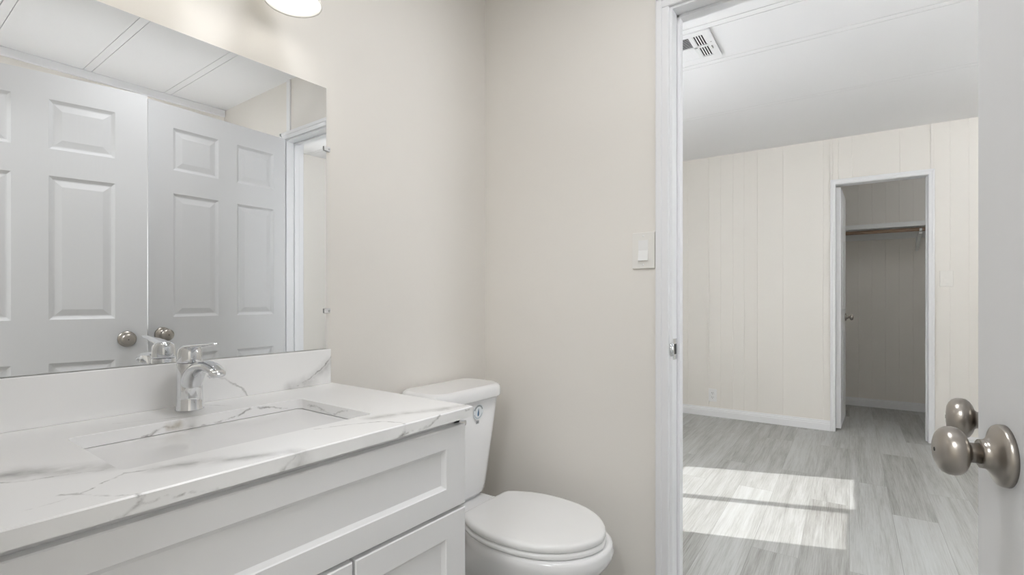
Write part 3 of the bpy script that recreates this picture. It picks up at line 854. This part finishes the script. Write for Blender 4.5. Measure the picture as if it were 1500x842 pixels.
# tank
bm = new_bm()
rings = []
for z, hw, yf in ((0.402, 0.090, 1.165), (0.406, 0.112, 1.150), (0.420, 0.126, 1.140), (0.445, 0.133, 1.136), (0.60, 0.153, 1.124), (0.752, 0.172, 1.113)):
    rings.append([(x, y, z) for x, y in bow(tpoly(hw, TY - 0.004, yf, 0.03, 0.055), yf, hw, 0.006)])
loft(bm, rings)
tk = finish(bm, 'tank', M['porcelain'], tl)
bm = new_bm()
rings = []
for z, d in ((0.752, 0.006), (0.755, 0.001), (0.760, 0.0), (0.780, 0.0), (0.789, 0.003), (0.7945, 0.009), (0.797, 0.020)):
    rings.append([(x, y, z) for x, y in bow(tpoly(0.183 - d, TY - d * 0.5, 1.098 + d, 0.055 - d, 0.070 - d), 1.098, 0.183, 0.006)])
loft(bm, rings)
finish(bm, 'tank_lid', M['porcelain'], tl)
bm = new_bm()
lathe(bm, (TX - 0.115, 1.124, 0.70), (0, -1, 0), [(0, 0.014), (0.008, 0.014), (0.010, 0.011), (0.020, 0.008)], 18)
tube(bm, [(TX - 0.115, 1.105, 0.70), (TX - 0.09, 1.101, 0.698), (TX - 0.05, 1.100, 0.692)], [(0.006, 0.006), (0.006, 0.008), (0.005, 0.009)], 12)
fl = finish(bm, 'flush_lever', M['chrome'], tl); fl['label'] = 'chrome flush lever'
# round sticker with a water drop
def on_tank(lx, lz, off=0.0):      # sticker coordinates on the leaning tank front
    z = 0.712 + lz
    x = TX + 0.0285 + lx
    f = (z - 0.60) / 0.152
    yf = 1.124 + (1.113 - 1.124) * f
    hw = 0.153 + 0.019 * f
    return (x, yf - 0.006 * (1 - ((x - TX) / hw) ** 2) - 0.0006 - off, z)
st = []
bm = new_bm()
SR = 0.0265
c = bm.verts.new(on_tank(0, 0)); ring = [bm.verts.new(on_tank(SR * math.cos(2 * math.pi * k / 40), SR * math.sin(2 * math.pi * k / 40))) for k in range(40)]
for k in range(40): bm.faces.new((c, ring[k], ring[(k + 1) % 40])).material_index = 0
def drop(scale, off, mi, half=None):
    pts = []
    for k in range(33):
        a = 2 * math.pi * k / 32
        px_ = 0.0062 * math.sin(a) * (1 - 0.5 * (0.5 + 0.5 * math.cos(a)) ** 1.0) * (0.5 - 0.5 * math.cos(a)) ** 0.35
        pz_ = 0.0135 * math.cos(a)
        if half == 1: px_ = max(px_, 0.0)
        pts.append((px_ * scale, pz_ * scale - 0.001))
    cc = bm.verts.new(on_tank(0.001 if half else 0, -0.004, off)); vs = [bm.verts.new(on_tank(x, z, off)) for x, z in pts[:-1]]
    for k in range(32):
        f = bm.faces.new((cc, vs[k], vs[(k + 1) % 32])); f.material_index = mi
drop(1.05, 0.0002, 1)
drop(0.95, 0.0004, 2, 1)
def arc_marks(a0, a1, n, r0, r1, mi):
    for k in range(n):
        u0 = a0 + (a1 - a0) * k / n; u1 = a0 + (a1 - a0) * (k + 0.62) / n
        q = [(r0, u0), (r0, u1), (r1, u1), (r1, u0)]
        f = bm.faces.new([bm.verts.new(on_tank(r * math.cos(R(u)), r * math.sin(R(u)), 0.0003)) for r, u in q]); f.material_index = mi
arc_marks(20, 165, 13, 0.0185, 0.0245, 2)
arc_marks(200, 345, 16, 0.0195, 0.0235, 3)
for k in range(3):
    z0 = -0.031 - 0.0035 * k
    f = bm.faces.new([bm.verts.new(on_tank(x, z, 0.0002)) for x, z in ((-0.009, z0), (0.006, z0), (0.006, z0 - 0.0018), (-0.009, z0 - 0.0018))]); f.material_index = 2
sti = finish(bm, 'sticker', [M['paper'], M['blue'], M['ink'], simple('grey_blue_print', (0.35, 0.42, 0.47), 0.4)], tk)
sti['label'] = 'round sticker with a blue water drop'

# lid outline (half widths down the length)
half = [(1.058, 0.100), (1.053, 0.118), (1.031, 0.135), (0.98, 0.160), (0.94, 0.1715), (0.905, 0.177), (0.865, 0.1775), (0.826, 0.175), (0.79, 0.1685), (0.754, 0.157), (0.722, 0.140), (0.695, 0.120), (0.673, 0.098), (0.654, 0.072), (0.640, 0.045), (0.633, 0.022)]
def lid_ring(z, d=0.0, yback=0.0):
    cy_ = 0.86
    out = []
    pts = [(h, y) for y, h in half] + [(0.0, 0.6285)] + [(-h, y) for y, h in reversed(half)]
    for i, (x, y) in enumerate(pts):
        v = Vector((x, y - cy_)); l = v.length
        v = v * ((l + d) / l)
        yy = v.y + cy_
        out.append((TX + v.x, min(yy, 1.058 + d + yback), z))
    return out
bm = new_bm()
loft(bm, [lid_ring(0.4075, -0.010), lid_ring(0.4085, -0.003), lid_ring(0.412, 0.0), lid_ring(0.421, 0.0), lid_ring(0.4265, -0.003), lid_ring(0.4290, -0.008), lid_ring(0.4300, -0.018), lid_ring(0.4310, -0.09)])
finish(bm, 'seat_lid', M['plastic'], tl)
bm = new_bm()
loft(bm, [lid_ring(0.389, -0.09), lid_ring(0.389, -0.008), lid_ring(0.391, -0.001), lid_ring(0.396, 0.002), lid_ring(0.403, 0.001), lid_ring(0.4063, -0.004), lid_ring(0.4063, -0.09)], False, False)
rr_ = loft(bm, [lid_ring(0.389, -0.09), lid_ring(0.4063, -0.09)], False, False)
finish(bm, 'seat', M['plastic'], tl)
for sx in (-0.07, 0.07):
    bm = new_bm(); box(bm, TX + sx - 0.017, TX + sx + 0.017, 1.060, 1.088, 0.385, 0.412, 0.006, 3)
    finish(bm, 'seat_hinge', M['plastic'], tl)
# bowl
def bowl_ring(z, hw, yf, yb_, pw=2.3, n=48):
    out = []
    cyy = (yf + yb_) / 2; hy = (yb_ - yf) / 2
    for k in range(n):
        a = 2 * math.pi * k / n
        c_, s_ = math.cos(a), math.sin(a)
        x = hw * math.copysign(abs(c_) ** (2 / pw), c_); y = hy * math.copysign(abs(s_) ** (2 / pw), s_)
        taper = 1.0
        out.append((TX + x * taper, cyy + y, z))
    return out
bm = new_bm()
loft(bm, [bowl_ring(0.0, 0.105, 0.80, 1.225, 3.2), bowl_ring(0.02, 0.103, 0.802, 1.223, 3.2), bowl_ring(0.06, 0.090, 0.815, 1.21, 3), bowl_ring(0.14, 0.088, 0.81, 1.19, 2.6),
          bowl_ring(0.20, 0.105, 0.76, 1.17, 2.4), bowl_ring(0.26, 0.138, 0.70, 1.14, 2.3), bowl_ring(0.305, 0.163, 0.650, 1.115, 2.25), bowl_ring(0.335, 0.170, 0.624, 1.10, 2.2),
          bowl_ring(0.352, 0.176, 0.614, 1.095, 2.2), bowl_ring(0.368, 0.178, 0.611, 1.094, 2.2), bowl_ring(0.380, 0.176, 0.615, 1.092, 2.2), bowl_ring(0.3865, 0.172, 0.616, 1.088, 2.2), bowl_ring(0.3880, 0.166, 0.628, 1.08, 2.2)])
finish(bm, 'bowl', M['porcelain'], tl)
bm = new_bm()
rings = []
for z, hw, yf in ((0.26, 0.085, 1.02), (0.33, 0.095, 1.02), (0.375, 0.108, 1.02), (0.392, 0.112, 1.02), (0.3985, 0.108, 1.025), (0.4005, 0.100, 1.033)):
    rings.append([(x, y, z) for x, y in tpoly(hw, TY - 0.02, yf, 0.03, 0.03)])
loft(bm, rings)
finish(bm, 'deck', M['porcelain'], tl)
for sx in (-0.112, 0.112):
    bm = new_bm(); lathe(bm, (TX + sx, 1.05, 0.0), (0, 0, 1), [(0, 0.016), (0.012, 0.015), (0.020, 0.010), (0.022, 0.0)], 16, cap1=False)
    finish(bm, 'bolt_cap', M['plastic'], tl)

# ================================================================== SMALL FITTINGS
def switch(name, label, origin, rot, w, h, plate_mat, rocker_mat, t=0.006, on=True):
    """plate on a wall whose face looks along local -x; local y across, z up"""
    th = thing(name, label, 'light switch', (0, 0, 0), rot, loc=origin)
    bm = new_bm(); box(bm, -t, 0, -w / 2, w / 2, -h / 2, h / 2, 0.0022, 2)
    finish(bm, 'plate', plate_mat, th)
    bm = new_bm(); rw, rh = 0.0165, 0.0335
    box(bm, -t - 0.0012, -t + 0.002, -rw - 0.0012, rw + 0.0012, -rh - 0.0012, rh + 0.0012)
    finish(bm, 'bezel', plate_mat, th)
    bm = new_bm()
    k = 1 if on else -1
    prof = [(-t - 0.0035, -rh), (-t - 0.0015, 0.0 + 0.001), (-t - 0.0060, rh)] if not on else [(-t - 0.0062, -rh), (-t - 0.0018, 0.0), (-t - 0.0030, rh)]
    loft(bm, [[(x, y, z) for x, z in prof] + [(-t, y, rh), (-t, y, -rh)] for y in (-rw, rw)], smooth=False)
    finish(bm, 'rocker', rocker_mat, th)
    for z in (-h / 2 + 0.012, h / 2 - 0.012):
        bm = new_bm(); lathe(bm, (-t, 0, z), (-1, 0, 0), [(0, 0.0032), (0.0008, 0.0028), (0.001, 0.0)], 12, cap1=False)
        finish(bm, 'screw', rocker_mat, th)
    return th
switch('light_switch', 'pale rocker light switch on the bathroom wall beside the door casing', (B - 0.0002, 0.6275, 1.261), 0.0, 0.078, 0.120, M['ivory'], M['plastic'])
q = bw(XF - 0.0002, -0.6055, 1.254)
switch('light_switch', 'light switch on the bedroom wall right of the closet', q, BED, 0.078, 0.120, M['ivory'], M['ivory'])

# wall outlet low on the panel wall
q = bw(XF - 0.0002, 1.066, 0.198)
ol = thing('wall_outlet', 'white wall outlet low on the panel wall, above the baseboard', 'outlet', (0, 0, 0), BED, loc=q)
bm = new_bm(); box(bm, -0.006, 0, -0.036, 0.036, -0.060, 0.060, 0.0022, 2); finish(bm, 'plate', M['plastic'], ol)
for zc in (-0.020, 0.020):
    bm = new_bm(); box(bm, -0.0085, -0.005, -0.017, 0.017, zc - 0.0145, zc + 0.0145, 0.004, 3)
    sk_ = finish(bm, 'socket', M['plastic'], ol)
    bm = new_bm()
    for dy in (-0.0065, 0.0065): box(bm, -0.0092, -0.008, dy - 0.0011, dy + 0.0011, zc - 0.002, zc + 0.008)
    lathe(bm, (-0.0092, 0, zc - 0.0085), (1, 0, 0), [(0, 0.0024), (0.001, 0.0024)], 10)
    finish(bm, 'slots', M['dark'], sk_)

# ceiling vent
vt = thing('ceiling_vent', 'white four-way ceiling vent in the bedroom, dark louvre slots', 'vent', (2.742, 0.718, BC), BED)
VX0, VX1, VY0, VY1 = 2.585, 2.900, 0.575, 0.862
zt, zb_ = BC - 0.001, BC - 0.009
bm = new_bm()
SXa, SXb, SYa, SYb = 2.618, 2.866, 0.608, 0.829        # slot field
mx_, my_ = 0.5 * (2.735 + 2.753), 0.672
for a in ((VX0, SXa, VY0, VY1), (SXb, VX1, VY0, VY1), (SXa, SXb, VY0, SYa + 0.006), (SXa, SXb, SYb, VY1)):
    box(bm, *a, zb_, zt)
box(bm, 2.736, 2.752, SYa, SYb, zb_, zt)
box(bm, SXa, SXb, 0.664, 0.684, zb_, zt)
finish(bm, 'frame', M['trim'], vt, bevel=0.0015)
bm = new_bm(); box(bm, SXa, SXb, SYa, SYb, BC - 0.0015, BC - 0.0005)
finish(bm, 'duct', M['dark'], vt)
bm = new_bm()
def slat(p, q, tilt):
    """thin tilted blade from p to q"""
    p = Vector(p); q = Vector(q); d = (q - p).normalized(); s = Vector((-d.y, d.x, 0))
    w_ = s * 0.0040 + Vector((0, 0, tilt))
    n_ = Vector((0, 0, 0.0006))
    loft(bm, [[c - w_ - n_, c + w_ - n_, c + w_ + n_, c - w_ + n_] for c in (p, q)], smooth=False)
zc = BC - 0.0055
for (xa, xb) in ((SXa, 2.736), (2.752, SXb)):
    for k in range(5):
        y = 0.6140 + 0.0124 * k
        slat((xa, y, zc), (xb, y, zc), 0.0022)
for k in range(12):
    x = SXa + 0.006 + 0.0098 * k
    slat((x, 0.684, zc), (x, SYb, zc), -0.0026)
finish(bm, 'louvre', M['trim'], vt)
bm = new_bm()
for k in range(12):
    x = 2.757 + 0.0098 * k
    slat((x, 0.684, zc), (x, SYb, zc), 0.0030)
box(bm, 2.752, SXb, 0.684, SYb, zb_ + 0.0012, zb_ + 0.0024)
finish(bm, 'louvre', M['trim'], vt)
bm = new_bm()
lathe(bm, (2.712, 0.592, zb_), (0, 0, -1), [(0, 0.0035), (0.0015, 0.003)], 12)
finish(bm, 'screw', M['steel'], vt)
bm = new_bm(); box(bm, 2.755, 2.785, 0.595, 0.599, zb_ - 0.004, zb_)
finish(bm, 'damper_lever', M['steel'], vt)

# closet shelf, rod, bracket
csh = thing('closet_shelf', 'white shelf across the closet back, above the rod', 'shelf', (6.13, -0.25, 1.80), BED)
bm = new_bm(); box(bm, 5.955, XC - 0.001, -1.199, 0.699, 1.806, 1.824, 0.002)
finish(bm, 'board', M['closet_white'], csh)
bm = new_bm(); box(bm, 5.945, 5.957, -1.199, 0.699, 1.780, 1.825, 0.002)
finish(bm, 'front_edge', M['closet_white'], csh)
bm = new_bm(); box(bm, XC - 0.019, XC - 0.001, -1.199, 0.699, 1.700, 1.766, 0.003)
finish(bm, 'cleat', M['closet_white'], csh)
bm = new_bm(); lathe(bm, (5.985, -1.199, 1.750), (0, 1, 0), [(0, 0.0165), (1.898, 0.0165)], 20)
tag(finish(bm, 'closet_rod', M['rodwood'], None, (5.985, -0.25, 1.750), BED), 'brown wooden hanging rod under the closet shelf', 'closet rod')
bm = new_bm()
by = -0.548
box(bm, 5.97, XC - 0.019, by - 0.006, by + 0.006, 1.788, 1.8055)
box(bm, XC - 0.006, XC - 0.0005, by - 0.010, by + 0.010, 1.57, 1.70)
cb = finish(bm, 'bracket', M['closet_white'], csh)
bm = new_bm()
loft(bm, [[(x, y, z + dz) for y, dz in ((by - 0.013, -0.012), (by + 0.013, -0.012), (by + 0.013, 0.012), (by - 0.013, 0.012))] for x, z in ((XC - 0.006, 1.590), (6.06, 1.705), (5.985, 1.722))], smooth=False)
tube(bm, [(5.985 + 0.024 * math.cos(R(a)), by, 1.750 + 0.024 * math.sin(R(a))) for a in range(160, 381, 20)], (0.010, 0.004) and [(0.010, 0.003)] * 12, 10)
finish(bm, 'brace', M['closet_white'], cb)
